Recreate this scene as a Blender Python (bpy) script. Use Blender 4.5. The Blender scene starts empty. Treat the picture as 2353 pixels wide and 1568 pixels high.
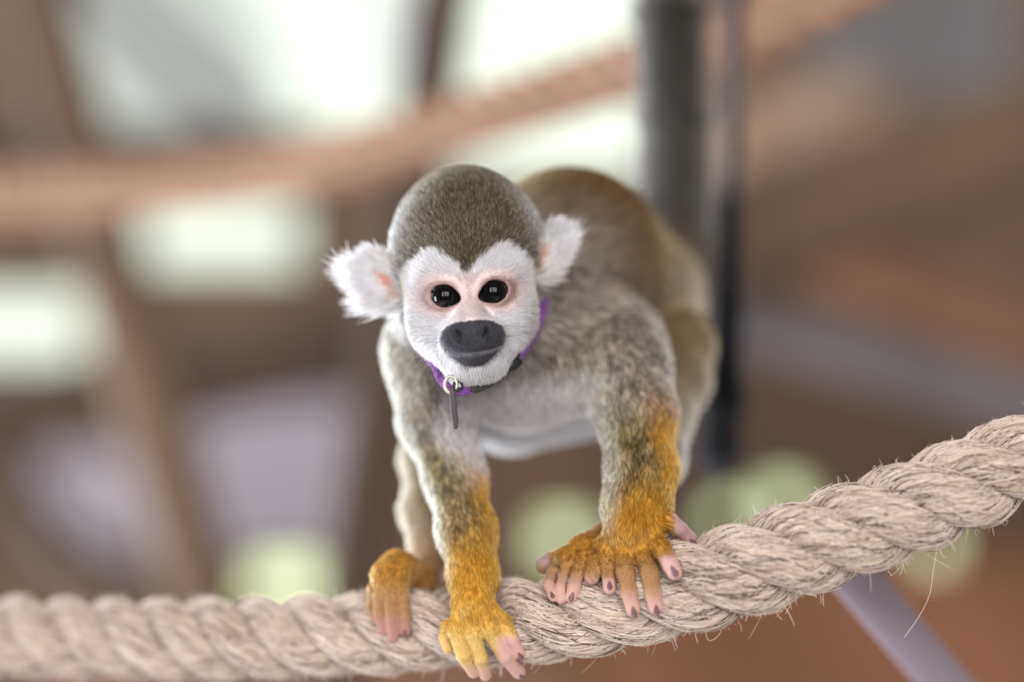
import bpy, math
import numpy as np

# ------------------------------------------------------------------ camera, world, lights, exposure
SC = bpy.context.scene
COL = SC.collection
FPX, FOC, EYE = 69.0, 80.0, 1.35          # pixels per cm in the focal plane, focus distance (cm), camera height (m)

cam_d = bpy.data.cameras.new('camera')
cam = bpy.data.objects.new('camera', cam_d)
COL.objects.link(cam)
cam.location = (0, -FOC * 0.01, EYE)
cam.rotation_euler = (math.pi / 2, 0, 0)
cam_d.sensor_width = 36.0
cam_d.lens = 36.0 * FOC / (2353 / FPX)
cam_d.clip_start = 0.02
cam_d.dof.use_dof = True
cam_d.dof.focus_distance = FOC * 0.01
cam_d.dof.aperture_fstop = 1.8
SC.camera = cam

SC.view_settings.view_transform = 'Standard'
SC.view_settings.look = 'None'
SC.view_settings.gamma = 1.0
SC.view_settings.exposure = 0.0
SC.view_settings.use_curve_mapping = False

world = bpy.data.worlds.new('overcast_sky')
SC.world = world
world.use_nodes = True
wn = world.node_tree.nodes
wn['Background'].inputs[0].default_value = (0.90, 0.98, 0.85, 1)
wn['Background'].inputs[1].default_value = 1.3


def area(name, loc, target, sx, sy, power, col):
    l = bpy.data.lights.new(name, 'AREA')
    l.shape = 'RECTANGLE'
    l.size, l.size_y, l.energy, l.color = sx, sy, power, col
    o = bpy.data.objects.new(name, l)
    COL.objects.link(o)
    o.location = loc
    import mathutils
    d = mathutils.Vector(target) - mathutils.Vector(loc)
    o.rotation_euler = d.to_track_quat('-Z', 'Y').to_euler()
    return o


# daylight entering through the room's windows: three behind the camera, two in the back wall
# left and right of the view; plus a low lamp added at left to brighten the belly
for i, wx in enumerate((-0.85, 0.05, 0.80)):
    area('front_window_daylight', (wx, -1.92, 2.14), (wx * 0.6, 0, 1.3), 0.62, 1.50, 21.5, (0.99, 0.975, 1.0))
area('left_window_daylight', (-1.05, 1.24, 1.45), (-0.2, 0.0, 1.36), 0.80, 2.0, 84.0, (0.84, 0.91, 1.0))
area('low_window_daylight', (-1.74, 0.15, 0.95), (0, 0.06, 1.30), 0.80, 0.80, 33.0, (0.84, 0.90, 1.0))
area('right_window_daylight', (1.05, 1.24, 1.85), (0.25, 0.1, 1.42), 0.70, 1.30, 19.0, (0.90, 0.94, 1.0))

try:
    SC.cycles_curves.shape = 'RIBBONS'
    SC.cycles_curves.subdivisions = 1
except Exception:
    pass
SC.cycles.max_bounces = 4
SC.cycles.diffuse_bounces = 2
SC.cycles.glossy_bounces = 2
SC.cycles.transmission_bounces = 3
SC.cycles.use_adaptive_sampling = True
SC.cycles.adaptive_threshold = 0.1
SC.cycles.use_denoising = True

rng = np.random.default_rng(7)


# ------------------------------------------------------------------ helpers
def P(px, py, y=0.0):
    """photograph pixel + depth behind the focal plane (cm) -> cm point, camera axis as origin"""
    s = (FOC + y) / FOC / FPX
    return np.array([(px - 1176.5) * s, y, (784.0 - py) * s])


def W(p):
    p = np.asarray(p, float) * 0.01
    q = p.copy()
    q[..., 2] += EYE
    return q


def lin(r, g, b):
    c = np.array([r, g, b], float) / 255.0
    return np.where(c <= 0.04045, c / 12.92, ((c + 0.055) / 1.055) ** 2.4)


def norm(v):
    return v / (np.linalg.norm(v, axis=-1, keepdims=True) + 1e-9)


def smooth(a, b, x):
    t = np.clip((x - a) / (b - a), 0, 1)
    return t * t * (3 - 2 * t)


def vnoise(p, f, seed=0):
    q = p * f + 1000.0
    i = np.floor(q).astype(np.int64)
    u = q - i
    u = u * u * (3 - 2 * u)

    def h(dx, dy, dz):
        n = (i[:, 0] + dx) * 374761393 + (i[:, 1] + dy) * 668265263 + (i[:, 2] + dz) * 2147483647 + seed * 974711
        n = (n ^ (n >> 13)) * 1274126177
        n = n & 0x7fffffff
        return ((n ^ (n >> 16)) & 0xffff) / 65535.0
    r = 0
    for dx in (0, 1):
        for dy in (0, 1):
            for dz in (0, 1):
                w = (u[:, 0] if dx else 1 - u[:, 0]) * (u[:, 1] if dy else 1 - u[:, 1]) * (u[:, 2] if dz else 1 - u[:, 2])
                r = r + w * h(dx, dy, dz)
    return r


def link(o, parent=None):
    COL.objects.link(o)
    if parent is not None:
        o.parent = parent
        o.matrix_parent_inverse = parent.matrix_world.inverted()
    return o


def empty(name, loc):
    o = bpy.data.objects.new(name, None)
    COL.objects.link(o)
    o.location = loc
    o.empty_display_size = 0.02
    bpy.context.view_layer.update()
    return o


def mesh_obj(name, verts, faces, mat, parent=None, smooth_shade=True, cols=None):
    """verts in world metres"""
    me = bpy.data.meshes.new(name)
    me.from_pydata(np.asarray(verts).tolist(), [], faces if isinstance(faces, list) else faces.tolist())
    me.update()
    if smooth_shade:
        me.polygons.foreach_set('use_smooth', np.ones(len(me.polygons), bool))
    if cols is not None:
        a = me.attributes.new('col', 'FLOAT_COLOR', 'POINT')
        c = np.ones((len(cols), 4), np.float32)
        c[:, :3] = cols
        a.data.foreach_set('color', c.ravel())
    if mat is not None:
        me.materials.append(mat)
    return link(bpy.data.objects.new(name, me), parent)


def tag(o, label=None, cat=None, group=None, kind=None):
    if label: o['label'] = label
    if cat: o['category'] = cat
    if group: o['group'] = group
    if kind: o['kind'] = kind
    return o


def strands(name, pts, rad, cols, mat, parent):
    """pts (n,k,3) metres, rad (n,k) metres, cols (n,3)"""
    n, k, _ = pts.shape
    cv = bpy.data.hair_curves.new(name)
    cv.add_curves([k] * n)
    cv.attributes['position'].data.foreach_set('vector', np.ascontiguousarray(pts, np.float32).ravel())
    a = cv.attributes.new('radius', 'FLOAT', 'POINT')
    a.data.foreach_set('value', np.ascontiguousarray(rad, np.float32).ravel())
    a = cv.attributes.new('col', 'FLOAT_COLOR', 'CURVE')
    c = np.ones((n, 4), np.float32)
    c[:, :3] = cols
    a.data.foreach_set('color', c.ravel())
    cv.materials.append(mat)
    return link(bpy.data.objects.new(name, cv), parent)


# ------------------------------------------------------------------ materials
def new_mat(name):
    m = bpy.data.materials.new(name)
    m.use_nodes = True
    nt = m.node_tree
    return m, nt, nt.nodes, nt.links, nt.nodes['Principled BSDF']


def mat_plain(name, c, rough=0.7, spec=0.3, metal=0.0, coat=0.0):
    m, nt, N, L, b = new_mat(name)
    b.inputs['Base Color'].default_value = (*c, 1)
    b.inputs['Roughness'].default_value = rough
    b.inputs['Specular IOR Level'].default_value = spec
    b.inputs['Metallic'].default_value = metal
    b.inputs['Coat Weight'].default_value = coat
    b.inputs['Coat Roughness'].default_value = 0.02
    return m


def mat_wood(name, c1, c2, scale=6.0, stretch=(1, 1, 0.12), rough=0.8):
    m, nt, N, L, b = new_mat(name)
    tc = N.new('ShaderNodeTexCoord')
    mp = N.new('ShaderNodeMapping')
    mp.inputs['Scale'].default_value = stretch
    nz = N.new('ShaderNodeTexNoise')
    nz.inputs['Scale'].default_value = scale
    nz.inputs['Detail'].default_value = 2
    rp = N.new('ShaderNodeValToRGB')
    rp.color_ramp.elements[0].color = (*c1, 1)
    rp.color_ramp.elements[1].color = (*c2, 1)
    rp.color_ramp.elements[0].position = 0.3
    rp.color_ramp.elements[1].position = 0.7
    L.new(tc.outputs['Object'], mp.inputs[0])
    L.new(mp.outputs[0], nz.inputs['Vector'])
    L.new(nz.outputs[0], rp.inputs[0])
    L.new(rp.outputs[0], b.inputs['Base Color'])
    b.inputs['Specular IOR Level'].default_value = 0.2
    b.inputs['Roughness'].default_value = rough
    return m


def mat_fur(name, transl=0.45, phair=0.42):
    m, nt, N, L, b = new_mat(name)
    N.remove(b)
    at = N.new('ShaderNodeAttribute')
    at.attribute_name = 'col'
    df = N.new('ShaderNodeBsdfDiffuse')
    tr = N.new('ShaderNodeBsdfTranslucent')
    mx = N.new('ShaderNodeMixShader')
    mx.inputs[0].default_value = transl
    gl = N.new('ShaderNodeBsdfHairPrincipled')
    gl.model = 'CHIANG'
    gl.parametrization = 'COLOR'
    gl.inputs['Roughness'].default_value = 0.38
    gl.inputs['Radial Roughness'].default_value = 0.55
    gl.inputs['Random Roughness'].default_value = 0.0
    L.new(at.outputs['Color'], gl.inputs['Color'])
    m2 = N.new('ShaderNodeMixShader')
    m2.inputs[0].default_value = phair
    L.new(at.outputs['Color'], df.inputs[0])
    L.new(at.outputs['Color'], tr.inputs[0])
    L.new(df.outputs[0], mx.inputs[1])
    L.new(tr.outputs[0], mx.inputs[2])
    L.new(mx.outputs[0], m2.inputs[1])
    L.new(gl.outputs[0], m2.inputs[2])
    L.new(m2.outputs[0], N['Material Output'].inputs[0])
    return m


def mat_skin(name):
    m, nt, N, L, b = new_mat(name)
    at = N.new('ShaderNodeAttribute')
    at.attribute_name = 'col'
    tc = N.new('ShaderNodeTexCoord')
    nz = N.new('ShaderNodeTexNoise')
    nz.inputs['Scale'].default_value = 900
    nz.inputs['Detail'].default_value = 3
    bp = N.new('ShaderNodeBump')
    bp.inputs['Strength'].default_value = 0.25
    bp.inputs['Distance'].default_value = 0.0004
    L.new(tc.outputs['Object'], nz.inputs['Vector'])
    L.new(nz.outputs[0], bp.inputs['Height'])
    L.new(bp.outputs[0], b.inputs['Normal'])
    L.new(at.outputs['Color'], b.inputs['Base Color'])
    b.inputs['Roughness'].default_value = 0.55
    b.inputs['Specular IOR Level'].default_value = 0.12
    b.inputs['Subsurface Weight'].default_value = 0.0
    return m


def mat_rope(name, dark, mid, light):
    m, nt, N, L, b = new_mat(name)
    uv = N.new('ShaderNodeAttribute')
    uv.attribute_name = 'fib'
    mp = N.new('ShaderNodeMapping')
    mp.inputs['Scale'].default_value = (0.9, 14, 1)
    nz = N.new('ShaderNodeTexNoise')
    nz.inputs['Scale'].default_value = 1.0
    nz.inputs['Detail'].default_value = 5
    rp = N.new('ShaderNodeValToRGB')
    e = rp.color_ramp.elements
    e[0].color, e[0].position = (*dark, 1), 0.28
    e[1].color, e[1].position = (*light, 1), 0.72
    x = e.new(0.46)
    x.color = (*mid, 1)
    bp = N.new('ShaderNodeBump')
    bp.inputs['Strength'].default_value = 0.8
    bp.inputs['Distance'].default_value = 0.0012
    L.new(uv.outputs['Vector'], mp.inputs[0])
    L.new(mp.outputs[0], nz.inputs['Vector'])
    L.new(nz.outputs[0], rp.inputs[0])
    L.new(rp.outputs[0], b.inputs['Base Color'])
    L.new(nz.outputs[0], bp.inputs['Height'])
    L.new(bp.outputs[0], b.inputs['Normal'])
    b.inputs['Roughness'].default_value = 0.85
    b.inputs['Specular IOR Level'].default_value = 0.15
    return m


M_FUR = mat_fur('fur_strands', 0.40)
M_SKIN = mat_skin('monkey_skin')
M_FIB = mat_fur('hemp_fibres', 0.25, 0.15)
M_ROPE = mat_rope('hemp_rope', lin(122, 104, 92), lin(206, 186, 173), lin(240, 226, 217))
M_ROPE2 = mat_rope('old_coir_rope', lin(108, 78, 62), lin(160, 124, 104), lin(190, 156, 130))
M_EYE = mat_plain('black_eye', (0.0015, 0.0015, 0.002), 0.03, 0.28, 0, 0.0)

# ------------------------------------------------------------------ the room
XL, XR, YF, YB, ZT = -1.8, 1.8, -2.0, 1.30, 3.1
M_WALLB = mat_wood('dark_board_wall', lin(86, 70, 57), lin(114, 93, 76), 5, (1, 1, 0.2))
M_WALLS = mat_wood('side_wall_plaster', lin(112, 105, 101), lin(128, 121, 117), 3, (1, 1, 1))
M_FLOOR = mat_wood('earth_floor', lin(222, 216, 212), lin(236, 232, 228), 4, (1, 1, 1))  # unseen floor, whitened to bounce light up onto the belly
M_CEIL = mat_wood('ceiling_boards', lin(104, 90, 80), lin(122, 108, 96), 4, (0.2, 1, 1))


def box_faces(lo, hi):
    x0, y0, z0 = lo
    x1, y1, z1 = hi
    v = [(x0, y0, z0), (x1, y0, z0), (x1, y1, z0), (x0, y1, z0), (x0, y0, z1), (x1, y0, z1), (x1, y1, z1), (x0, y1, z1)]
    f = [(0, 3, 2, 1), (4, 5, 6, 7), (0, 1, 5, 4), (1, 2, 6, 5), (2, 3, 7, 6), (3, 0, 4, 7)]
    return v, f


def boxes(name, lst, mat, parent=None):
    V, F = [], []
    for lo, hi in lst:
        v, f = box_faces(lo, hi)
        F += [tuple(i + len(V) for i in q) for q in f]
        V += v
    return mesh_obj(name, V, F, mat, parent, False)


def wall_with_holes(name, axis, pos, thick, u0, u1, v0, v1, holes, mat):
    """axis 'x': wall in the y-z plane at x=pos; axis 'y': wall in the x-z plane"""
    us = sorted({u0, u1, *[h[0] for h in holes], *[h[1] for h in holes]})
    vs = sorted({v0, v1, *[h[2] for h in holes], *[h[3] for h in holes]})
    out = []
    for a, b in zip(us[:-1], us[1:]):
        run = None
        for c, d in zip(vs[:-1], vs[1:]):
            cu, cv = (a + b) / 2, (c + d) / 2
            if any(h[0] < cu < h[1] and h[2] < cv < h[3] for h in holes):
                if run: out.append((a, b, *run)); run = None
            else:
                run = (run[0], d) if run else (c, d)
        if run: out.append((a, b, *run))
    L = []
    for a, b, c, d in out:
        if axis == 'y': L.append(((a, pos, c), (b, pos + thick, d)))
        else: L.append(((pos, a, c), (pos + thick, b, d)))
    return tag(boxes(name, L, mat), kind='structure')


tag(boxes('floor', [((XL - .1, YF - .1, -0.08), (XR + .1, YB + .1, 0))], M_FLOOR), kind='structure')
tag(boxes('ceiling', [((XL - .1, YF - .1, ZT), (XR + .1, YB + .1, ZT + .08))], M_CEIL), kind='structure')
wall_with_holes('wall_left', 'x', XL - .08, .08, YF, YB, 0, ZT, [(-.27, .57, .53, 1.37)], M_WALLS)  # opening made for the added low fill lamp
wall_with_holes('wall_right', 'x', XR, .08, YF, YB, 0, ZT, [], M_WALLS)
wall_with_holes('wall_front', 'y', YF - .08, .08, XL, XR, 0, ZT,
                [(wx - .33, wx + .33, 1.36, 2.92) for wx in (-.85, .05, .80)], M_WALLS)


def hole(px0, px1, py0, py1):
    a, b = W(P(px0, py1, 131)), W(P(px1, py0, 131))
    return (a[0], b[0], a[2], b[2])


BACK_HOLES = [hole(150, 560, -420, 300), hole(560, 1000, -420, 335), hole(1000, 1500, -420, 400),      # the large upper window, either side of its mullion
              hole(320, 690, 470, 612), hole(-160, 200, 676, 822),        # the two gaps under the old rope
              hole(80, 335, 1040, 1290), hole(430, 815, 925, 1280),       # grey lower openings
              hole(575, 735, 1295, 1400), hole(1245, 1345, 1200, 1290),   # low bright gaps
              hole(1755, 1845, 1120, 1210), hole(1640, 1705, 1165, 1230), hole(2110, 2185, 1210, 1290),
              hole(1850, 2350, -420, 215), (-1.47, -.63, .43, 2.48), (.68, 1.42, 1.18, 2.52)]
wall_with_holes('wall_back', 'y', YB, .05, XL, XR, 0, ZT, BACK_HOLES, M_WALLB)

# glowing panes added in the small low openings, standing in for bright outdoors
M_PANE, _nt, _N, _L, _b = new_mat('frosted_daylit_pane')
_b.inputs['Base Color'].default_value = (*lin(200, 216, 170), 1)
_b.inputs['Emission Color'].default_value = (*lin(222, 236, 186), 1)
_b.inputs['Emission Strength'].default_value = 1.7
for _i, _h in enumerate(BACK_HOLES[7:12]):
    tag(boxes('window_%d' % (_i + 1), [((_h[0], YB + .03, _h[2]), (_h[1], YB + .04, _h[3]))], M_PANE), kind='structure')

# outdoors behind the back wall
M_GREY = mat_plain('pale_render', lin(226, 212, 234), 0.9)
M_CANV, _nt, _N, _L, _b = new_mat('canvas')
_tr = _N.new('ShaderNodeBsdfTranslucent')
_tr.inputs[0].default_value = (*lin(246, 246, 250), 1)
_b.inputs['Base Color'].default_value = (*lin(246, 246, 250), 1)
_mx = _N.new('ShaderNodeMixShader')
_mx.inputs[0].default_value = .92
_L.new(_b.outputs[0], _mx.inputs[1])
_L.new(_tr.outputs[0], _mx.inputs[2])
_L.new(_mx.outputs[0], _N['Material Output'].inputs[0])
M_GRASS = mat_wood('lawn', lin(120, 140, 80), lin(150, 168, 104), 8, (1, 1, 1))
tag(boxes('ground', [((-9, YB + .1, -.12), (9, 14, -.06))], M_GRASS), kind='structure')


def slab(name, pts, y0, thick, mat):
    """polygon given in pixels at depth y0 (cm), extruded away from the camera"""
    f = [W(P(a, b, y0)) for a, b in pts]
    n = len(f)
    V = [tuple(p) for p in f] + [(p[0], p[1] + thick, p[2]) for p in f]
    F = [tuple(range(n)), tuple(range(2 * n - 1, n - 1, -1))]
    F += [(i, i + n, (i + 1) % n + n, (i + 1) % n) for i in range(n)]
    return mesh_obj(name, V, F, mat, None, False)


o = boxes('garden_wall', [((-3.0, 2.6, -.06), (.30, 2.75, W(P(0, 880, 260))[2]))], M_GREY)
tag(o, 'pale grey rendered garden wall seen through the low openings', 'wall')
o = boxes('outbuilding', [((.33, 2.3, -.06), (3.2, 4.2, 2.6))], mat_plain('outbuilding_render', lin(180, 174, 186), .9))
tag(o, 'grey rendered outbuilding beyond the upper right opening', 'building')
o = slab('canvas_awning', [(120, -260), (430, -260), (640, 120), (660, 420), (120, 420)], 230, .02, M_CANV)
tag(o, 'pale canvas awning hanging outside the large window', 'awning')


# ------------------------------------------------------------------ timbers and boughs of the enclosure
def log(name, p0, p1, wpx, mat, label, ext0=0, ext1=0, group=None, cat='timber', seed=0, n=16):
    """round timber between two pixel/depth points, wpx = width in pixels at its middle; ext lengthens the ends (cm)"""
    a, b = P(*p0), P(*p1)
    r = wpx / 2 / FPX * (FOC + (p0[2] + p1[2]) / 2) / FOC
    d = norm(b - a)
    a, b = a - d * ext0, b + d * ext1
    u = norm(np.cross(d, [0, 1, 0.1]))
    v = np.cross(d, u)
    g = np.random.default_rng(seed + 11)
    m = 24
    V, F = [], []
    off = np.cumsum(g.normal(0, .05 * r, (m, 2)), 0)
    off -= np.linspace(0, 1, m)[:, None] * off[-1]
    rr = r * (1 + .05 * np.interp(np.arange(m), np.linspace(0, m - 1, 7), g.normal(0, 1, 7)))
    for i in range(m):
        c = a + (b - a) * i / (m - 1) + u * off[i, 0] + v * off[i, 1]
        for k in range(n):
            t = 2 * math.pi * k / n
            V.append(W(c + (u * math.cos(t) + v * math.sin(t)) * rr[i]))
    for i in range(m - 1):
        for k in range(n):
            F.append((i * n + k, i * n + (k + 1) % n, (i + 1) * n + (k + 1) % n, (i + 1) * n + k))
    F.append(tuple(range(n - 1, -1, -1)))
    F.append(tuple((m - 1) * n + k for k in range(n)))
    return tag(mesh_obj(name, V, F, mat), label, cat, group)


M_W1 = mat_wood('timber_brown', lin(80, 65, 53), lin(110, 90, 74), 14, (1, 1, .3))
M_W2 = mat_wood('timber_dark', lin(62, 50, 41), lin(86, 71, 59), 14, (1, 1, .3))
M_W3 = mat_wood('timber_red', lin(122, 88, 70), lin(148, 108, 86), 14, (1, 1, .3))
M_W4 = mat_wood('timber_grey', lin(94, 87, 88), lin(116, 108, 109), 14, (1, 1, .3))
M_W5 = mat_wood('timber_tan', lin(128, 104, 86), lin(160, 134, 112), 14, (1, 1, .3))

log('slanting_pole', (90, 0, 75), (480, 1380, 75), 160, M_W1, 'brown slanting pole crossing the old coir rope from floor to ceiling', 160, 122, seed=1)
log('slanting_post', (930, 400, 62), (775, 1400, 62), 130, M_W2, 'dark brown leaning post standing behind the monkey', 160, 120, seed=2)
log('cross_log', (-120, 975, 95), (960, 770, 95), 185, M_W2, 'thick dark log lying below the two bright gaps', 138, 10, seed=3)
log('upper_log', (-80, 345, 90), (600, 330, 90), 80, M_W2, 'thin dark log running just above the old coir rope', 138, 5, seed=4)
log('broad_beam', (1640, 566, 70), (2420, 306, 70), 270, M_W1, 'broad brown beam rising behind the black tail tip', 5, 148, seed=5)
log('red_bough', (1900, 600, 95), (2450, 790, 95), 130, M_W3, 'reddish bough sloping down below the broad brown beam', 10, 142, seed=6)
log('grey_bough', (1800, 770, 80), (2420, 960, 80), 130, M_W4, 'weathered grey bough below the reddish bough', 10, 148, seed=7)
log('tan_stub', (1690, 335, 84), (1980, 235, 128), 150, M_W5, 'short tan log stub between the tail and the grey opening', 0, 0, seed=8)
log('diagonal_strut', (200, -60, 150), (520, 260, 150), 70, M_W4, 'grey strut crossing the large window diagonally', 40, 20, seed=9)
log('window_post', (880, -60, 127), (955, 330, 127), 62, mat_plain('grey_window_paint', lin(172, 168, 172), .7), 'pale grey post dividing the large window', 15, 5, seed=15)
log('grey_lower_strut', (10, 1080, 110), (330, 1400, 110), 75, M_W2, 'thin dark strut slanting across the low left opening', 20, 60, seed=10)
o = slab('red_board', [(1330, 1330), (2500, 1290), (2500, 4810), (1330, 4810)], 105, .03, mat_wood('red_ply', lin(108, 70, 52), lin(138, 92, 64), 5, (1, 1, .4)))
tag(o, 'reddish brown board panel below the hemp rope beside the grey pole', 'board')
o = slab('brown_board', [(100, 1510), (1320, 1510), (1320, 4790), (100, 4790)], 104, .03, mat_wood('brown_ply', lin(118, 84, 68), lin(138, 100, 82), 5, (1, 1, .4)))
tag(o, 'brown board panel showing under the left run of the hemp rope', 'board')
log('grey_pole', (1930, 1290, 7), (2170, 1568, 9.5), 105, mat_plain('grey_pole_paint', lin(132, 120, 128), .95, .1), 'smooth lavender grey pole slanting down behind the hemp rope', 0, 152, cat='pole', seed=12)

# ------------------------------------------------------------------ ropes
def catmull(pts, n):
    pts = np.asarray(pts, float)
    t = np.linspace(0, len(pts) - 1, n)
    out = []
    q = np.vstack([2 * pts[0] - pts[1], pts, 2 * pts[-1] - pts[-2]])
    for x in t:
        i = min(int(x), len(pts) - 2)
        u = x - i
        a, b, c, d = q[i:i + 4]
        out.append(.5 * (2 * b + (c - a) * u + (2 * a - 5 * b + 4 * c - d) * u * u + (3 * b - a - 3 * c + d) * u ** 3))
    return np.array(out)


def resample(pts, step):
    d = np.concatenate([[0], np.cumsum(np.linalg.norm(np.diff(pts[:, :3], axis=0), axis=1))])
    n = int(d[-1] / step) + 1
    s = np.linspace(0, d[-1], n)
    return s, np.stack([np.interp(s, d, pts[:, k]) for k in range(pts.shape[1])], 1)


def frames(c):
    t = norm(np.gradient(c, axis=0))
    u = norm(np.cross(t, [0, 1, 0]))
    v = np.cross(t, u)
    return t, u, v


def make_rope(name, ctrl, pitch, mat, label, anchor=None, nside=22, step=0.12, relief=.03):
    """ctrl rows: x y z radius (cm)"""
    s, c = resample(catmull(ctrl, 400), step)
    R = c[:, 3]
    c = c[:, :3]
    t, u, v = frames(c)
    phase = 0.0
    if anchor is not None:                       # one strand tops the rope where it crosses this plane
        phase = -2 * math.pi * np.interp(anchor, c[:, 0], s) / pitch
    root = empty(name, W(c[0]))
    tag(root, label, 'rope')
    info = []
    for k in range(3):
        ph = phase + 2 * math.pi * k / 3 + 2 * math.pi * s / pitch
        g = np.random.default_rng(k + 5)
        wob = 1 + .04 * np.interp(s, np.linspace(0, s[-1], int(s[-1] / 2) + 2), g.normal(0, 1, int(s[-1] / 2) + 2))
        hc = c + (u * np.cos(ph)[:, None] + v * np.sin(ph)[:, None]) * (.525 * R)[:, None]
        rs = .505 * R * wob
        th, hu, hv = frames(hc)
        ang = np.linspace(0, 2 * math.pi, nside, endpoint=False)
        # lay of the yarns in the strand
        tw = -2 * math.pi * s / (pitch * 1.6)
        A = ang[None, :] + 0 * s[:, None]
        rad = rs[:, None] * (1 + relief * np.cos(7 * (A - tw[:, None])))
        V = hc[:, None, :] + (hu[:, None, :] * np.cos(A)[..., None] + hv[:, None, :] * np.sin(A)[..., None]) * rad[..., None]
        n = len(s)
        i = np.arange(n - 1)[:, None]
        j = np.arange(nside)[None, :]
        F = np.stack([i * nside + j, i * nside + (j + 1) % nside, (i + 1) * nside + (j + 1) % nside, (i + 1) * nside + j], -1).reshape(-1, 4)
        F = [tuple(f) for f in F.tolist()] + [tuple(range(nside - 1, -1, -1)), tuple((n - 1) * nside + q for q in range(nside))]
        o = mesh_obj('strand', W(V.reshape(-1, 3)), F, mat, root)
        a = o.data.attributes.new('fib', 'FLOAT_VECTOR', 'POINT')
        # seamless coordinates: along the strand, and round it on a circle
        B = A - tw[:, None]
        fv = np.stack([s[:, None] + 0 * A + 40 * k, np.cos(B) * .75, np.sin(B) * .75 * 14], -1)
        a.data.foreach_set('vector', fv.astype(np.float32).ravel())
        info.append((s, hc, rs, th, hu, hv, tw))
    return root, (s, c, R, t, u, v), info


def hemp_ctrl():
    rows = []
    for px, py, y, r in ((-5880, 600, 60, 1.4), (-2600, 1180, 34, 1.4), (-1300, 1370, 19, 1.4), (-500, 1445, 12.5, 1.42), (0, 1462, 9.2, 1.42), (300, 1468, 7.4, 1.42),
                         (600, 1466, 5.6, 1.40), (900, 1452, 3.8, 1.40), (1100, 1436, 2.6, 1.40), (1300, 1418, 1.5, 1.44),
                         (1500, 1370, .5, 1.52), (1700, 1312, -.2, 1.56), (1950, 1222, -.4, 1.54), (2150, 1146, -.2, 1.5),
                         (2353, 1052, .3, 1.47), (2700, 880, 1.5, 1.45), (4200, -100, 12, 1.45), (8200, -2300, 60, 1.45)):
        rows.append([*P(px, py, y), r])
    return np.array(rows)


rope, RC, RI = make_rope('hemp_rope', hemp_ctrl(), 5.9, M_ROPE,
                         'thick pale three-strand hemp rope the monkey stands on', anchor=P(1946, 1222, -.4)[0])

# loose fibres lying on the strands, fuzz and stray threads of the hemp rope
s, c, R, t, u, v = RC
vis = (c[:, 0] > -20) & (c[:, 0] < 20)
si = np.where(vis)[0]
lo, hi = si[0], si[-1]
pal = np.array([lin(240, 225, 214), lin(222, 204, 192), lin(204, 182, 168), lin(178, 154, 138), lin(100, 80, 68), lin(58, 46, 40), lin(226, 212, 190)])
pw = np.array([.30, .22, .16, .10, .09, .05, .08])
PT, RD, CC = [], [], []
for (ss, hc, rs, th, hu, hv, tw) in RI:
    n = 15000
    i0 = rng.integers(lo, hi - 30, n)
    a0 = rng.uniform(0, 2 * math.pi, n)
    L_ = rng.uniform(4, 15, n)                        # steps of .12 cm
    rate = -2 * math.pi / (5.9 * 1.6) * rng.normal(1, .8, n)
    lift0 = rng.uniform(.0, .035, n)
    lift1 = np.where(rng.random(n) < .12, rng.uniform(.02, .16, n), rng.uniform(-.01, .03, n))
    pts = []
    for q in range(5):
        f = q / 4
        ii = np.clip((i0 + L_ * f).astype(int), 0, len(ss) - 1)
        an = a0 + tw[i0] + rate * (L_ * f * .12) + rng.normal(0, .03, n)
        lf = lift0 + (lift1 - lift0) * f ** 3 + .02 * math.sin(f * math.pi)
        rr = rs[ii] + lf
        pts.append(hc[ii] + (hu[ii] * np.cos(an)[:, None] + hv[ii] * np.sin(an)[:, None]) * rr[:, None])
    pts = np.stack(pts, 1)
    # drop the fibres buried between strands
    d2 = np.linalg.norm(pts[:, 2] - c[np.clip((i0 + L_ * .5).astype(int), 0, len(ss) - 1)], axis=1)
    keep = d2 > .55 * R[i0]
    PT.append(pts[keep])
    RD.append(np.tile(rng.uniform(.008, .02, keep.sum())[:, None], (1, 5)) * np.array([.6, 1, 1, .9, .3]))
    CC.append(pal[rng.choice(7, keep.sum(), p=pw)] * rng.uniform(.85, 1.1, (keep.sum(), 1)))
# fuzz
n = 17000
i0 = rng.integers(lo, hi, n)
a0 = rng.uniform(0, 2 * math.pi, n)
kk = rng.integers(0, 3, n)
HC = np.stack([q[1] for q in RI]); RS = np.stack([q[2] for q in RI]); HU = np.stack([q[4] for q in RI]); HV = np.stack([q[5] for q in RI])
nr = HU[kk, i0] * np.cos(a0)[:, None] + HV[kk, i0] * np.sin(a0)[:, None]
base = HC[kk, i0] + nr * RS[kk, i0][:, None] * .97
out = np.linalg.norm(base - c[i0], axis=1) > .8 * R[i0]
nr, base, i0 = nr[out], base[out], i0[out]
n = len(i0)
ln = rng.gamma(1.6, .085, n) + .05
dr = norm(nr * rng.uniform(.4, 1.2, n)[:, None] + t[i0] * rng.normal(0, .7, n)[:, None] + rng.normal(0, .35, (n, 3)))
bend = rng.normal(0, .45, (n, 3)) + np.array([0, 0, -.15])
f = np.linspace(0, 1, 5)[None, :, None]
PT.append(base[:, None] + dr[:, None] * ln[:, None, None] * f + bend[:, None] * ln[:, None, None] * f ** 2)
RD.append(np.tile(rng.uniform(.005, .011, n)[:, None], (1, 5)) * np.array([1, 1, .9, .8, .4]))
CC.append(pal[rng.choice(7, n, p=[.25, .25, .2, .1, .06, .06, .08])])
fib = strands('fibres', W(np.concatenate(PT)), np.concatenate(RD) * .01, np.concatenate(CC), M_FIB, rope)
tag(fib, kind='stuff')

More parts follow.
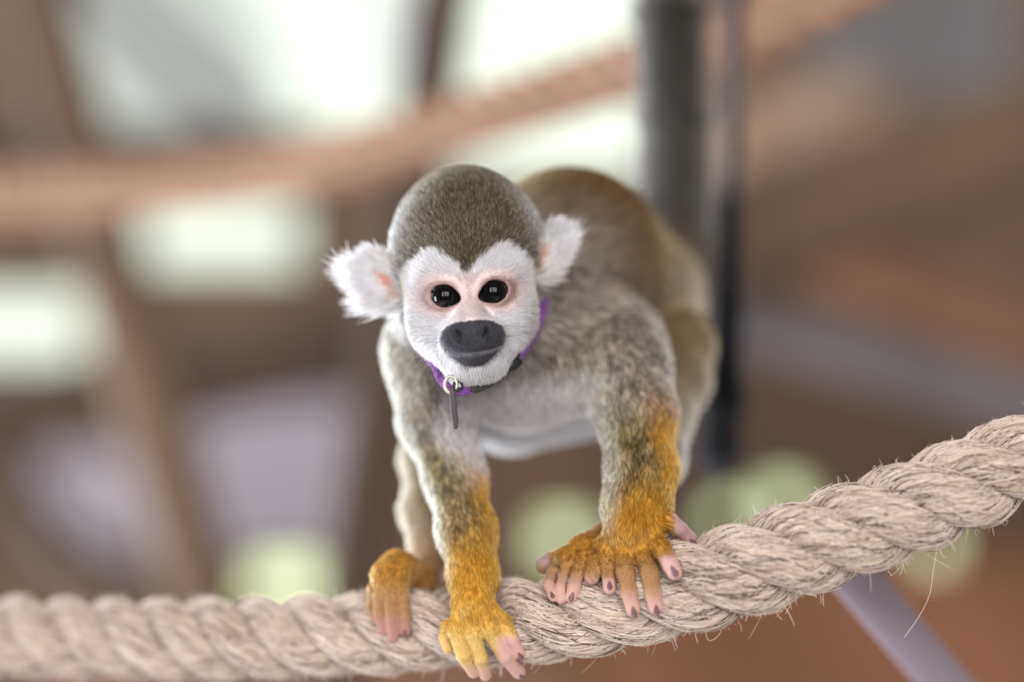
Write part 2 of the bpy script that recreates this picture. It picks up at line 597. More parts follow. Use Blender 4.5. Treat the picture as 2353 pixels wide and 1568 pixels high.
# the few long threads that hang from the rope
threads = [[(2155, 1245), (2145, 1310), (2135, 1370), (2110, 1420), (2078, 1465)],
           [(1668, 1405), (1664, 1432), (1650, 1462), (1628, 1472), (1620, 1440), (1626, 1425)],
           [(1682, 1410), (1692, 1425), (1702, 1438), (1704, 1452)],
           [(1776, 1370), (1778, 1392), (1786, 1412), (1797, 1425)],
           [(1846, 1345), (1838, 1362), (1820, 1385), (1805, 1412)],
           [(1906, 1330), (1896, 1352), (1880, 1366), (1856, 1362)],
           [(2076, 1275), (2070, 1300), (2056, 1318), (2044, 1324)],
           [(2110, 1255), (2098, 1280), (2080, 1290), (2068, 1322)],
           [(2170, 1240), (2160, 1262), (2166, 1278), (2176, 1282)],
           [(2242, 1185), (2240, 1200), (2248, 1216)],
           [(2318, 1150), (2320, 1175), (2308, 1190)],
           [(910, 1500), (912, 1530), (906, 1560)]]
for th_ in threads:
    pp = catmull([P(a, b, np.interp(a, [900, 1500, 1700, 2353], [3.4, .6, 0, .3]) + .2 * math.sin(a)) for a, b in th_], 12)
    o = strands('loose_thread', W(pp)[None], np.full((1, 12), .00009), np.array([lin(206, 186, 170)]), M_FIB, rope)

old, OC, OI = make_rope('coir_rope', np.array([[*P(px, py, y), r] for px, py, y, r in (
    (-3985, 560, 110, 1.55), (-1500, 470, 92, 1.55), (-300, 452, 70, 1.55), (0, 450, 64, 1.55), (300, 435, 58, 1.55), (600, 398, 52, 1.55), (850, 345, 46, 1.55), (1100, 268, 41, 1.55),
    (1400, 172, 35, 1.55), (1650, 92, 30, 1.6), (1900, -22, 26, 1.6), (2300, -210, 22, 1.5), (3300, -720, 8, 1.5), (8200, -3000, 60, 1.5))]), 5.6, M_ROPE2,
    'brown coir rope sagging across behind the monkey and its tail', nside=16, step=.25)

# ------------------------------------------------------------------ the monkey: one implicit body, meshed once
ROLL = math.radians(5.0)
HE = P(1078, 675, 0)
HR = np.array([math.cos(ROLL), 0, math.sin(ROLL)])
HU_ = np.array([-math.sin(ROLL), 0, math.cos(ROLL)])
HD = np.array([0.0, 1.0, 0.0])
HM = np.stack([HR, HU_, HD])                     # rows: head right, head up (in view), depth


def H(a, b, d):
    return HE + a * HR + b * HU_ + d * HD


PR = []                                           # primitives


def rc(group, a, b, ra, rb, flow=None, k=.3):
    a, b = np.asarray(a, float), np.asarray(b, float)
    PR.append(dict(t='c', a=a, b=b, ra=ra, rb=rb, g=group, k=k, flow=norm(b - a) if flow is None else np.asarray(flow, float)))


def el(group, c, r, axes=None, flow=None, k=.3):
    PR.append(dict(t='e', c=np.asarray(c, float), r=np.asarray(r, float), A=np.eye(3) if axes is None else np.asarray(axes, float),
                   g=group, k=k, flow=np.zeros(3) if flow is None else norm(np.asarray(flow, float))))


def chain(group, pts, flow=None, k=.3):
    for (a, ra), (b, rb) in zip(pts[:-1], pts[1:]):
        rc(group, a, b, ra, rb, flow, k)


BACKFLOW = norm(P(1480, 660, 14) - P(1180, 640, 5))
# torso
rc('torso', P(1165, 765, 6.2), P(1200, 800, 6.0), 2.5, 2.2, BACKFLOW, .8)
rc('torso', P(1185, 800, 6.4), P(1308, 606, 10.2), 2.45, 3.15, BACKFLOW, 1.0)
rc('torso', P(1308, 606, 10.2), P(1440, 690, 13.5), 3.15, 2.75, BACKFLOW + np.array([0, 0, -.3]), 1.0)
rc('torso', P(1230, 815, 7), P(1400, 780, 12), 2.0, 2.1, BACKFLOW, .8)
rc('torso', P(1175, 912, 9.2), P(1400, 866, 12), 1.85, 1.8, BACKFLOW, .6)                      # belly
rc('torso', P(1195, 850, 6.6), P(1400, 835, 10), 1.75, 1.75, BACKFLOW, .9)
rc('torso', P(1000, 850, 5.0), P(1430, 850, 5.0), 1.25, 1.45, (0, 0, -1), .8)     # breast across the shoulders
rc('torso', P(1210, 765, 6.6), P(1400, 800, 6.6), 2.0, 1.75, (.3, .4, -.6), .9)                   # shoulder girdle
rc('neck', H(0, .6, 3.8), P(1165, 775, 6.3), 2.05, 2.35, None, .6)
# arms
rc('neck', H(-1.1, -.3, 3.4), P(985, 790, 5.2), 1.3, 1.3, (-.2, .2, -1), .6)
chain('armL', [(P(985, 806, 5.0), 1.36), (P(1003, 960, 4.4), 1.22), (P(1045, 1095, 3.6), .95), (P(1072, 1220, 2.6), .88), (P(1086, 1320, 1.6), .80)], k=.5)
chain('armR', [(P(1425, 840, 4.8), 1.5), (P(1462, 950, 3.6), 1.28), (P(1474, 1080, 2.4), 1.10), (P(1464, 1160, 1.6), 1.04), (P(1456, 1218, .8), .92)], k=.5)
# legs
chain('legL', [(P(1380, 790, 12.5), 1.7), (P(1035, 950, 8.6), 1.15), (P(988, 1050, 7.6), .85), (P(976, 1170, 6.4), .68), (P(985, 1280, 5.0), .60)], k=.5)
chain('legR', [(P(1455, 700, 13.5), 2.3), (P(1535, 800, 10.5), 1.45), (P(1545, 870, 9.5), 1.15), (P(1502, 1050, 6.5), .85), (P(1440, 1225, 3.4), .62)], k=.6)
# tail
TAIL = [(P(1490, 660, 13.5), .9), (P(1545, 560, 17), .70), (P(1550, 300, 18.5), .62), (P(1540, 50, 18.5), .60), (P(1530, -150, 19.5), .55),
        (P(1580, -330, 21.5), .5), (P(1655, -270, 24), .45), (P(1688, 0, 25), .38), (P(1684, 250, 25), .36), (P(1676, 450, 24), .36),
        (P(1670, 700, 23), .50), (P(1660, 900, 22), .74), (P(1654, 1000, 22), .50), (P(1652, 1048, 22), .16)]
chain('tail', TAIL, k=.3)
# head
PIT = math.radians(30)
FW = -math.cos(PIT) * HD - math.sin(PIT) * HU_            # where the skull's long axis points
UPW = math.cos(PIT) * HU_ - math.sin(PIT) * HD
el('head', H(0, 1.82, 3.1), (2.46, 3.3, 2.46), np.stack([HR, FW, UPW]), k=.4)
el('head', H(0, -.15, 1.55), (2.04, 1.55, 1.45), HM, k=.6)                    # face mask
rc('head', H(-.95, -.95, 1.5), H(-.6, -1.55, .9), 1.05, .85, k=.5)
rc('head', H(.95, -.95, 1.5), H(.6, -1.55, .9), 1.05, .85, k=.5)
rc('head', H(0, -1.0, 1.3), H(0, -1.62, .25), 1.2, .92, k=.5)               # muzzle
el('head', H(-.32, -1.47, -.22), (.76, .58, .70), HM, k=.3)
el('head', H(.32, -1.47, -.22), (.76, .58, .70), HM, k=.3)                    # upper lip and nose pad
el('head', H(0, -2.10, .10), (.68, .48, .68), HM, k=.25)                     # lower lip
el('head', H(0, -2.35, .75), (.95, .55, .85), HM, k=.4)                      # chin
rc('head', H(0, .35, .45), H(0, -1.0, -.35), .34, .42, k=.35)               # nose bridge
rc('head', H(-1.25, .75, .75), H(-.35, .55, .55), .38, .34, k=.4)           # brows
rc('head', H(1.25, .75, .75), H(.35, .55, .55), .38, .34, k=.4)
for sg in (-1, 1):
    el('head', H(sg * .80, -.02, .42), (.56, .54, .55), HM, k=.32)          # lids
EARS = []
for sg, c0, e1, r_ in ((-1, (-2.92, .72, 2.6), (-.66, .66, .36), (1.12, .74, .15)), (1, (2.62, 1.18, 2.8), (.52, .76, .42), (1.10, .60, .15))):
    e1 = norm(np.array(e1))
    e2 = np.cross(e1, norm(np.array([sg * .30, 0, -1.0])))
    e2 = norm(e2)
    if e2[0] * sg < 0: e2 = -e2                    # second axis: outwards and down
    e3 = np.cross(e1, e2)
    if e3[2] > 0: e3 = -e3
    A = np.stack([e1, e2, e3]) @ HM
    cc = H(*c0)
    el('ear%d' % (sg > 0), cc, r_, A, A[0], k=.2)
    EARS.append((cc, A, np.array(r_)))


# hands and feet: metacarpals and digits over the rope
def rope_y(px, py, h):
    """depth of the front of the rope (radius + h) under a pixel; at the silhouette the depth of its axis"""
    cpx = 1176.5 + FPX * RC[1][:, 0] * FOC / (FOC + RC[1][:, 1])
    cpy = 784 - FPX * RC[1][:, 2] * FOC / (FOC + RC[1][:, 1])
    d2 = (cpx - px) ** 2 + (cpy - py) ** 2
    i = int(np.argmin(d2))
    off = math.sqrt(d2[i]) / FPX * (FOC + RC[1][i, 1]) / FOC
    rr = RC[2][i] + h
    return RC[1][i, 1] - (math.sqrt(rr * rr - off * off) if off < rr else 0.0)


NAILS = []


def digit(group, pts, r0, r1, h=.12, nail=True, k=.1):
    """pts: (px,py[,y]); depth defaults to lying on the rope"""
    q = []
    for p in pts:
        y = p[2] if len(p) > 2 else rope_y(p[0], p[1], h)
        q.append(P(p[0], p[1], y))
    rs = np.linspace(r0, r1, len(q))
    chain(group, list(zip(q, rs)), k=k)
    if nail:
        NAILS.append((q[-1], norm(q[-1] - q[-2]), r1, group))


# image-right hand (the monkey's left)
wr = P(1456, 1218, .8)
for bx, by, r in ((1392, 1252, .30), (1430, 1256, .34), (1466, 1254, .34), (1500, 1236, .30)):
    rc('handR', wr + (P(bx, by, rope_y(bx, by, .2)) - wr) * .25, P(bx, by, rope_y(bx, by, .22)), .62, r, k=.35)
digit('handR', [(1392, 1252), (1396, 1300), (1401, 1352)], .28, .22)
digit('handR', [(1430, 1256), (1438, 1316), (1447, 1365), (1455, 1402)], .32, .25)
digit('handR', [(1466, 1254), (1492, 1316), (1502, 1365), (1507, 1396)], .32, .26)
digit('handR', [(1500, 1236), (1524, 1270), (1540, 1298), (1550, 1316)], .29, .27)
digit('handR', [(1512, 1212, .6), (1540, 1196, .2), (1562, 1216, .0), (1584, 1238, .2)], .26, .24)
# image-right foot (left of that hand)
ak = P(1440, 1225, 3.4)
rc('footR', ak, P(1345, 1268, 1.9), .66, .50, k=.3)
rc('footR', P(1345, 1268, 1.9), P(1300, 1285, 1.2), .46, .36, k=.3)
rc('footR', P(1372, 1265, 1.6), P(1364, 1300, .9), .40, .30, k=.2)
digit('footR', [(1300, 1283), (1272, 1318), (1260, 1344), (1272, 1372)], .24, .18, .1)
digit('footR', [(1316, 1283), (1296, 1322), (1288, 1352), (1290, 1378)], .22, .17, .1, False)
digit('footR', [(1345, 1278), (1328, 1322), (1320, 1350), (1313, 1372)], .25, .21, .12)
digit('footR', [(1368, 1284), (1364, 1312), (1360, 1328)], .30, .26, .1, False)
digit('footR', [(1300, 1290, 2.4), (1268, 1290, 2.4), (1252, 1298, 2.3)], .28, .28, .1, False)
# image-left hand
wl = P(1086, 1320, 1.6)
rc('handL', wl, P(1088, 1385, .85), .74, .66, k=.3)
for bx, by, yy, r in ((1046, 1450, .66, .27), (1086, 1460, .58, .29), (1124, 1450, .62, .28), (1152, 1428, .85, .26)):
    rc('handL', P(1084, 1380, .9), P(bx, by, yy), .50, r, k=.22)
digit('handL', [(1046, 1450, .66), (1064, 1506, .72), (1088, 1546, 1.3)], .27, .20, nail=False, k=.06)
digit('handL', [(1086, 1460, .58), (1104, 1514, .74), (1116, 1553, 1.4)], .28, .20, nail=False, k=.06)
digit('handL', [(1124, 1450, .62), (1160, 1508, .85), (1192, 1546, 1.5)], .28, .23, k=.06)
digit('handL', [(1152, 1428, .85), (1176, 1470, .75), (1192, 1500, .95)], .26, .23, k=.06)
digit('handL', [(1032, 1440, .95), (1022, 1466, 1.0), (1030, 1490, 1.05)], .22, .18, nail=False, k=.06)
# image-left foot
al = P(985, 1280, 5.0)
chain('footL', [(al + (0, 0, -.2), .62), (P(965, 1330, 4.0), .56), (P(915, 1312, 3.0), .58), (P(893, 1325, 2.5), .52)], k=.35)
rc('footL', P(893, 1325, 2.5), P(874, 1372, 2.25), .48, .26, k=.25)
rc('footL', P(900, 1325, 2.5), P(898, 1376, 2.1), .46, .27, k=.25)
rc('footL', P(910, 1325, 2.5), P(922, 1376, 2.15), .44, .26, k=.25)
digit('footL', [(874, 1372, 2.25), (872, 1415, 2.25), (882, 1448, 2.35)], .25, .19, nail=False, k=.05)
digit('footL', [(898, 1376, 2.1), (899, 1425, 2.05), (904, 1464, 2.2)], .25, .20, nail=False, k=.05)
digit('footL', [(922, 1376, 2.15), (928, 1420, 2.05), (930, 1450, 2.15)], .25, .21, k=.05)
digit('footL', [(860, 1355, 2.6), (856, 1392, 2.6), (862, 1420, 2.7)], .22, .18, nail=False, k=.05)

NP_ = len(PR)
GROUPS = [q['g'] for q in PR]
GSET = sorted(set(GROUPS))


def pdist(q, p):
    if q['t'] == 'c':
        ab = q['b'] - q['a']
        w = p - q['a']
        tt = np.clip(w @ ab / (ab @ ab), 0, 1)
        return np.linalg.norm(w - tt[:, None] * ab, axis=1) - (q['ra'] + (q['rb'] - q['ra']) * tt)
    w = (p - q['c']) @ q['A'].T
    k0 = np.linalg.norm(w / q['r'], axis=1)
    k1 = np.linalg.norm(w / q['r'] ** 2, axis=1) + 1e-9
    return k0 * (k0 - 1) / k1


def smin(a, b, k):
    h = np.maximum(k - np.abs(a - b), 0) / k
    return np.minimum(a, b) - h * h * k * .25


def smax(a, b, k):
    return -smin(-a, -b, k)


EYEC = [H(-.80, -.02, .42), H(.80, -.02, .42)]
EYER = .49


def sdf(p, act=None, full=False):
    p = np.asarray(p, float)
    act = range(NP_) if act is None else act
    D = np.empty((len(act), len(p)))
    far = np.full(len(p), 5.0)
    big = {}
    for i, qi in enumerate(act):
        q = PR[qi]
        d = pdist(q, p)
        D[i] = d
        g = q['g']
        big[g] = d if g not in big else smin(big[g], d, q['k'])
    for g in GSET:
        big.setdefault(g, far)
    hp = (p - HE) @ HM.T
    a, b, dd = hp[:, 0], hp[:, 1], hp[:, 2]
    near = (np.abs(a) < 2.2) & (np.abs(b) < 3.2) & (dd < 2)
    h = big['head'].copy()
    if near.any():
        x, y, z = a[near], b[near], dd[near]
        hh = h[near]
        for sg in (-1, 1):
            # eye opening
            ca, sa = math.cos(math.radians(-18)), math.sin(math.radians(-18))
            ex = (x - sg * .80) * sg
            ey = y + .01
            u_, v_ = ex * ca + ey * -sa, ex * sa + ey * ca
            op = (np.sqrt((u_ / np.where(u_ < 0, .535, .505)) ** 2 + (v_ / (.385 - .10 * np.clip(-u_ / .5, 0, 1))) ** 2) - 1) * .345
            eyes_ball = np.linalg.norm(np.stack([x - sg * .80, y + .02, z - .42], 1), axis=1) - (EYER - .05)
            cut = np.maximum(op, z - .6)
            hh = smax(hh, -cut, .10)
            hh = np.minimum(hh, eyes_ball)
            # nostrils: slits leaning outwards at the top
            nx, ny = (x * sg - .46), (y + 1.36)
            n1, n2 = nx * .92 - ny * .38, nx * .38 + ny * .92
            hh = hh + .24 * np.exp(-(n1 / .07) ** 2 - (n2 / .17) ** 2) * (z < .3)
            hh = hh - .05 * np.exp(-((np.sqrt((n1 / .17) ** 2 + (n2 / .29) ** 2) - 1) / .3) ** 2) * (z < .3)
        bm = -1.95 + .11 * (x / .8) ** 2
        hh = hh + .05 * np.exp(-((y - bm) / .05) ** 2) * smooth(1.05, .75, np.abs(x)) * (z < .8)
        h[near] = hh
    for k, (cc, A, r_) in enumerate(EARS):
        w = (p - cc) @ A.T
        e = big['ear%d' % k]
        e = smax(e, -(np.linalg.norm((w - np.array([-.15, -.1, .30])) / np.array([.80, .45, .30]), axis=1) - 1) * .3, .06)
        h = smin(h, e, .25)
    core = smin(big['torso'], big['neck'], .8)
    coreh = smin(core, h, .45)
    aL = smin(big['armL'], big['handL'], .35)
    aR = smin(big['armR'], big['handR'], .35)
    lL = smin(big['legL'], big['footL'], .3)
    lR = smin(big['legR'], big['footR'], .3)
    r = smin(coreh, smin(core, aL, .8), .1)
    r = smin(r, smin(core, aR, .8), .1)
    r = smin(r, smin(core, lL, .6), .1)
    r = smin(r, smin(core, lR, .7), .1)
    r = smin(r, smin(core, big['tail'], .5), .1)
    if full:
        return r, D
    return r


for q in PR:
    if q['t'] == 'c':
        q['bc'] = (q['a'] + q['b']) / 2
        q['br'] = np.linalg.norm(q['b'] - q['a']) / 2 + max(q['ra'], q['rb'])
    else:
        q['bc'] = q['c']
        q['br'] = q['r'].max()
PBC = np.array([q['bc'] for q in PR])
PBR = np.array([q['br'] for q in PR])


def sdf_chunks(p, full=False, cell=1.6):
    ix = np.floor(p / cell).astype(np.int64) + 500
    key = (ix[:, 0] * 1000 + ix[:, 1]) * 1000 + ix[:, 2]
    od = np.argsort(key, kind='stable')
    ks = key[od]
    cut = np.concatenate([[0], np.flatnonzero(np.diff(ks)) + 1, [len(ks)]])
    out = np.empty(len(p))
    Dall = np.full((NP_, len(p)), 5.0, np.float32) if full else None
    for s0, s1 in zip(cut[:-1], cut[1:]):
        sel = od[s0:s1]
        q = p[sel]
        mid = (q.min(0) + q.max(0)) / 2
        hd = np.linalg.norm(q.max(0) - mid)
        act = np.flatnonzero(np.linalg.norm(PBC - mid, axis=1) - PBR - hd < 1.5)
        if full:
            r, D = sdf(q, act, True)
            out[sel] = r
            Dall[np.ix_(act, sel)] = D
        else:
            out[sel] = sdf(q, act)
    return (out, Dall) if full else out


def grad(p, e=.012):
    o = np.array([[1, -1, -1], [-1, -1, 1], [-1, 1, -1], [1, 1, 1]], float)
    n = len(p)
    v = sdf_chunks((p[None] + o[:, None] * e).reshape(-1, 3)).reshape(4, n)
    return (v[..., None] * o[:, None]).sum(0) / (4 * e)


# blockwise surface nets
VX = .075
BL = 8
lo3 = np.array([-7.0, -3.2, -12.5])
hi3 = np.array([13.0, 28.0, 21.0])
nb = np.ceil((hi3 - lo3) / (VX * BL)).astype(int)
bi = np.stack(np.meshgrid(*[np.arange(k) for k in nb], indexing='ij'), -1).reshape(-1, 3)
cen = lo3 + (bi + .5) * VX * BL
dc = sdf_chunks(cen)
bi = bi[np.abs(dc) < VX * BL * .9 + .25]
cor = np.stack(np.meshgrid(*[np.arange(BL + 1)] * 3, indexing='ij'), -1)         # (9,9,9,3)
gi = bi[:, None, None, None, :] * BL + cor[None]
val = sdf_chunks((lo3 + gi.reshape(-1, 3) * VX)).reshape(gi.shape[:-1])
dim = nb * BL + 1


def gid(ix):
    return (ix[..., 0].astype(np.int64) * dim[1] + ix[..., 1]) * dim[2] + ix[..., 2]


neg = val < 0
cs = [(i, j, k) for i in (0, 1) for j in (0, 1) for k in (0, 1)]
cnt = sum(neg[:, i:BL + i, j:BL + j, k:BL + k].astype(np.int8) for i, j, k in cs)
mix = (cnt > 0) & (cnt < 8)
w_ = np.where(mix)
cell = gi[w_]
pos = np.zeros((len(cell), 3))
wt = np.zeros(len(cell))
for A_ in cs:
    for ax in range(3):
        if A_[ax] == 0:
            B_ = list(A_); B_[ax] = 1
            va = val[w_[0], w_[1] + A_[0], w_[2] + A_[1], w_[3] + A_[2]]
            vb = val[w_[0], w_[1] + B_[0], w_[2] + B_[1], w_[3] + B_[2]]
            m_ = (va < 0) != (vb < 0)
            tt = np.where(m_, va / np.where(m_, va - vb, 1), 0)
            q_ = np.tile(np.array(A_, float), (len(cell), 1))
            q_[:, ax] += tt
            pos += q_ * m_[:, None]
            wt += m_
verts = lo3 + (cell + pos / wt[:, None]) * VX
cid = gid(cell)
order = np.argsort(cid)
cid_s = cid[order]
verts = verts[order]
faces = []
for ax in range(3):
    o1, o2 = (ax + 1) % 3, (ax + 2) % 3
    sl0 = [slice(None)] + [slice(0, BL)] * 3
    sl1 = list(sl0)
    sl1[ax + 1] = slice(1, BL + 1)
    n0, n1 = neg[tuple(sl0)], neg[tuple(sl1)]
    e_ = np.where(n0 != n1)
    base_ = gi[e_]
    flip = n0[e_]
    quad = []
    for s1, s2 in ((0, 0), (-1, 0), (-1, -1), (0, -1)):
        b_ = base_.copy()
        b_[:, o1] += s1
        b_[:, o2] += s2
        c_ = gid(b_)
        ix = np.searchsorted(cid_s, c_)
        ix = np.clip(ix, 0, len(cid_s) - 1)
        ix[cid_s[ix] != c_] = -1
        quad.append(ix)
    quad = np.stack(quad, 1)
    ok = (quad >= 0).all(1)
    quad, flip = quad[ok], flip[ok]
    quad[~flip] = quad[~flip][:, ::-1]
    faces.append(quad)
faces = np.concatenate(faces)
for _ in range(2):
    g_ = grad(verts)
    d_ = sdf_chunks(verts)
    verts = verts - g_ * np.clip(d_, -.05, .05)[:, None] / np.maximum((g_ ** 2).sum(1), .3)[:, None]
vn = norm(grad(verts))
fl = np.einsum('ij,ij->i', np.cross(verts[faces[:, 2]] - verts[faces[:, 0]], verts[faces[:, 3]] - verts[faces[:, 1]]), vn[faces[:, 0]])
if np.median(fl) < 0:
    faces = faces[:, ::-1]
print('body verts', len(verts), 'quads', len(faces))

GN = ['torso', 'neck', 'head', 'ear0', 'ear1', 'armL', 'armR', 'legL', 'legR', 'tail', 'handL', 'handR', 'footL', 'footR']
GIDX = {g: [i for i, x in enumerate(GROUPS) if x == g] for g in GN}


def weights(p):
    _, D = sdf_chunks(p, True)
    dm = D.min(0)
    w = np.exp(-(D - dm) / .22)
    gd = np.stack([D[GIDX[g]].min(0) for g in GN])
    gw = np.exp(-(gd - gd.min(0)) / .35)
    gw /= gw.sum(0)
    return w, gw


def pix(p):
    s_ = FPX * FOC / (FOC + p[:, 1])
    return 1176.5 + p[:, 0] * s_, 784 - p[:, 2] * s_


def interp(x, xs, ys):
    return np.interp(x, xs, ys)


def mixc(c, d, w):
    return c * (1 - w[:, None]) + d * w[:, None]


def pelt(p, n, gw):
    """coat: base colour, grizzle strength, hair length, density, lift, bare-skin colour"""
    N_ = len(p)
    hp = (p - HE) @ HM.T
    a, b, dd = hp.T
    x, z = p[:, 0], p[:, 2]
    nz1 = vnoise(p, 2.6, 1)
    nz2 = vnoise(p, 1.0, 2)
    G = {g: gw[i] for i, g in enumerate(GN)}
    col = np.zeros((N_, 3)); gri = np.zeros(N_); ln = np.zeros(N_); den = np.zeros(N_); lift = np.zeros(N_)

    def put(g, c, gr, l, de, li):
        nonlocal col, gri, ln, den, lift
        w = G[g]
        col += w[:, None] * c
        gri += w * gr; ln += w * l; den += w * de; lift += w * li
    one = np.ones(N_)
    # ---- head
    cap = np.tile(lin(102, 89, 69), (N_, 1))
    cap = mixc(cap, np.tile(lin(140, 132, 120), (N_, 1)), smooth(1.7, 2.5, np.abs(a)) * smooth(.8, 2.2, b))
    white = np.tile(lin(243, 237, 240), (N_, 1))
    bcap = interp(np.abs(a), [0, .12, .35, .6, .9, 1.25, 1.55, 1.8, 2.0, 2.15, 2.4], [.66, .72, .98, 1.2, 1.38, 1.42, 1.3, 1.1, .85, .5, .3])
    jag = (vnoise(p, 7, 5) - .5) * .22
    wc = smooth(-.10, .10, b - bcap + jag)
    wc *= 1 - smooth(2.18, 2.42, np.abs(a) + jag) * smooth(1.9, 1.2, b)
    back = smooth(3.4, 4.2, dd) * smooth(-.5, .8, b)
    wc = np.maximum(wc, back)
    temple = np.tile(lin(226, 216, 190), (N_, 1))
    face = mixc(white, temple, smooth(1.75, 2.15, np.abs(a)) * smooth(-.7, .3, b))
    # pink and brown about the eyes
    er = np.full(N_, 9.0)
    for sg in (-1, 1):
        ex = a * sg - .80
        er = np.minimum(er, np.sqrt(((ex - .10) / .64) ** 2 + ((b + .01) / .50) ** 2))
    face = mixc(face, np.tile(lin(226, 188, 176), (N_, 1)), smooth(1.9, .95, er) * .55)
    face = mixc(face, np.tile(lin(124, 88, 80), (N_, 1)), smooth(1.28, .84, er) * .8)
    face = mixc(face, np.tile(lin(220, 200, 196), (N_, 1)), smooth(.55, .2, np.abs(a)) * smooth(-1.05, -.85, b) * smooth(.8, .4, b) * .8)
    jaw = smooth(1.55, 1.95, np.abs(a)) * smooth(-.2, -.7, b)
    face = mixc(face, np.tile(lin(196, 186, 178), (N_, 1)), jaw * .8)
    headc = mixc(face, cap, wc)
    mw = interp(b, [-2.5, -2.42, -2.3, -2.1, -1.8, -1.45, -1.15, -.98, -.92, -.88], [-1, .26, .46, .70, .97, 1.10, .97, .66, .40, -1])
    muz = smooth(.06, -.06, np.abs(a) - mw + jag * .2) * (dd < 1.2)
    headc = mixc(headc, np.tile(lin(60, 58, 65), (N_, 1)), muz)
    lipl = muz * smooth(.10, .03, np.abs(b + 2.0 - .11 * (a / .8) ** 2)) * .35
    headc = mixc(headc, np.tile(lin(150, 146, 152), (N_, 1)), lipl)
    gh = wc * 1.0 + .12 * (1 - wc) + .3 * jaw * (1 - wc)
    gh = gh * (1 - muz) + .4 * muz
    lh = .31 * wc + (1 - wc) * (.16 + .20 * smooth(1.0, 2.0, np.sqrt((a / 1.1) ** 2 + (b + .4) ** 2)))
    lh *= 1 - .55 * smooth(1.5, 1.0, er)
    lh = lh * (1 - muz) + .10 * muz
    lh += .12 * smooth(-2.3, -2.7, b) * (1 - muz)
    dh = 1.0 * wc + (1 - wc) * .95
    dh *= smooth(.74, .95, er)
    dh = dh * (1 - muz) + .8 * muz
    put('head', headc, gh, lh, dh, .20 * one + .1 * (1 - wc))
    # ---- ears
    for k in (0, 1):
        cc, A, r_ = EARS[k]
        w = (p - cc) @ A.T
        rim = np.sqrt((w[:, 0] / r_[0]) ** 2 + (w[:, 1] / r_[1]) ** 2)
        inner = smooth(1, .5, np.sqrt(((w[:, 0] + .35) / .75) ** 2 + ((w[:, 1] + .12) / .26) ** 2)) * (w[:, 2] > 0)
        e = mixc(np.tile(lin(242, 236, 240), (N_, 1)), np.tile(lin(222, 160, 148), (N_, 1)), inner)
        outr = smooth(.55, 1.0, rim)
        tuft = .5 + vnoise(p, 1.8, 21)
        put('ear%d' % k, e, .05, (.30 + (.62 * outr) * tuft + .40 * outr * tuft * smooth(0, .6, w[:, 1])), 1.1 - .9 * inner, .22 + .2 * outr)
    # ---- neck and torso
    chest = smooth(-.5, -1.7, z) * smooth(9.0, 6.0, p[:, 1])
    ctr = smooth(3.7, 2.0, np.abs(x - .8))
    grey = np.tile(lin(168, 154, 142), (N_, 1))
    grey = mixc(grey, np.tile(lin(112, 102, 94), (N_, 1)), smooth(.45, .8, nz1) * .7)
    brown = np.tile(lin(116, 88, 52), (N_, 1))
    bw = smooth(5.5, 8.5, p[:, 1]) * smooth(.5, 3.2, z + .25 * p[:, 1] - 1.5)
    top = smooth(3.6, 5.6, z)
    tors = mixc(grey, brown, np.clip(bw, 0, 1))
    tors = mixc(tors, np.tile(lin(96, 70, 36), (N_, 1)), top * smooth(6, 9, p[:, 1]) * .8)
    tors = mixc(tors, np.tile(lin(170, 150, 122), (N_, 1)), smooth(4.0, 6.0, x) * smooth(9, 11, p[:, 1]) * smooth(3.4, 2.0, z) * .7)
    pale = np.tile(lin(247, 236, 235), (N_, 1))
    pw_ = chest * ctr
    tors = mixc(tors, pale, np.clip(pw_ * 1.25, 0, 1) * (.8 + .2 * smooth(-1.4, -2.2, z)))
    belly = smooth(.55, .1, n[:, 2]) * smooth(5.5, 7.0, p[:, 1]) * smooth(-.8, -1.7, z)
    tors = mixc(tors, np.tile(lin(242, 242, 250), (N_, 1)), belly)
    gt = .75 - .55 * np.clip(pw_ + belly, 0, 1) - .3 * np.clip(bw, 0, 1) * .5
    put('torso', tors, gt, .62 * one, .50 * one, .38)
    throat = mixc(grey, np.tile(lin(226, 216, 214), (N_, 1)), smooth(-1.0, -2.2, z) * smooth(2.4, 1.6, np.abs(x + 1)) * .8)
    put('neck', throat, .6 * one, .5 * one, .6 * one, .30)
    # ---- arms
    for g, ax_, zs in (('armL', ((-.8, -2.1), (-3.2, -2.75), (-4.6, -2.0), (-6.4, -1.55), (-7.9, -1.35)), (-2.8, -4.4, -5.6, -7.9)),
                       ('armR', ((-.8, 3.8), (-2.5, 4.3), (-4.4, 4.45), (-5.6, 4.25), (-6.4, 4.1)), (-1.4, -2.9, -4.0, -5.8))):
        aa = sorted(ax_)
        side = x - np.interp(z, [q[0] for q in aa], [q[1] for q in aa])
        up = mixc(np.tile(lin(172, 160, 148), (N_, 1)), np.tile(lin(118, 108, 98), (N_, 1)), smooth(.4, .8, nz1) * .6)
        olive = mixc(np.tile(lin(164, 146, 102), (N_, 1)), np.tile(lin(92, 84, 58), (N_, 1)), smooth(.35, .75, nz1) * .7)
        orange = mixc(np.tile(lin(224, 164, 60), (N_, 1)), np.tile(lin(196, 138, 48), (N_, 1)), nz2)
        wob = (nz2 - .5) * .9 + (nz1 - .5) * .5
        c_ = mixc(up, olive, smooth(zs[0], zs[1], z + wob))
        o_edge = smooth(.05, .95, side + wob * .4) * smooth(zs[0] + .4, zs[1] - .3, z + wob)
        o_low = smooth(zs[2], zs[3], z + .5 * np.clip(-side, -1, 1) + wob)
        ow = np.clip(np.maximum(o_edge, o_low), 0, 1)
        c_ = mixc(c_, orange, ow)
        inn = smooth(-.45, -1.0, side) * smooth(zs[3] - 1.0, zs[3], z)
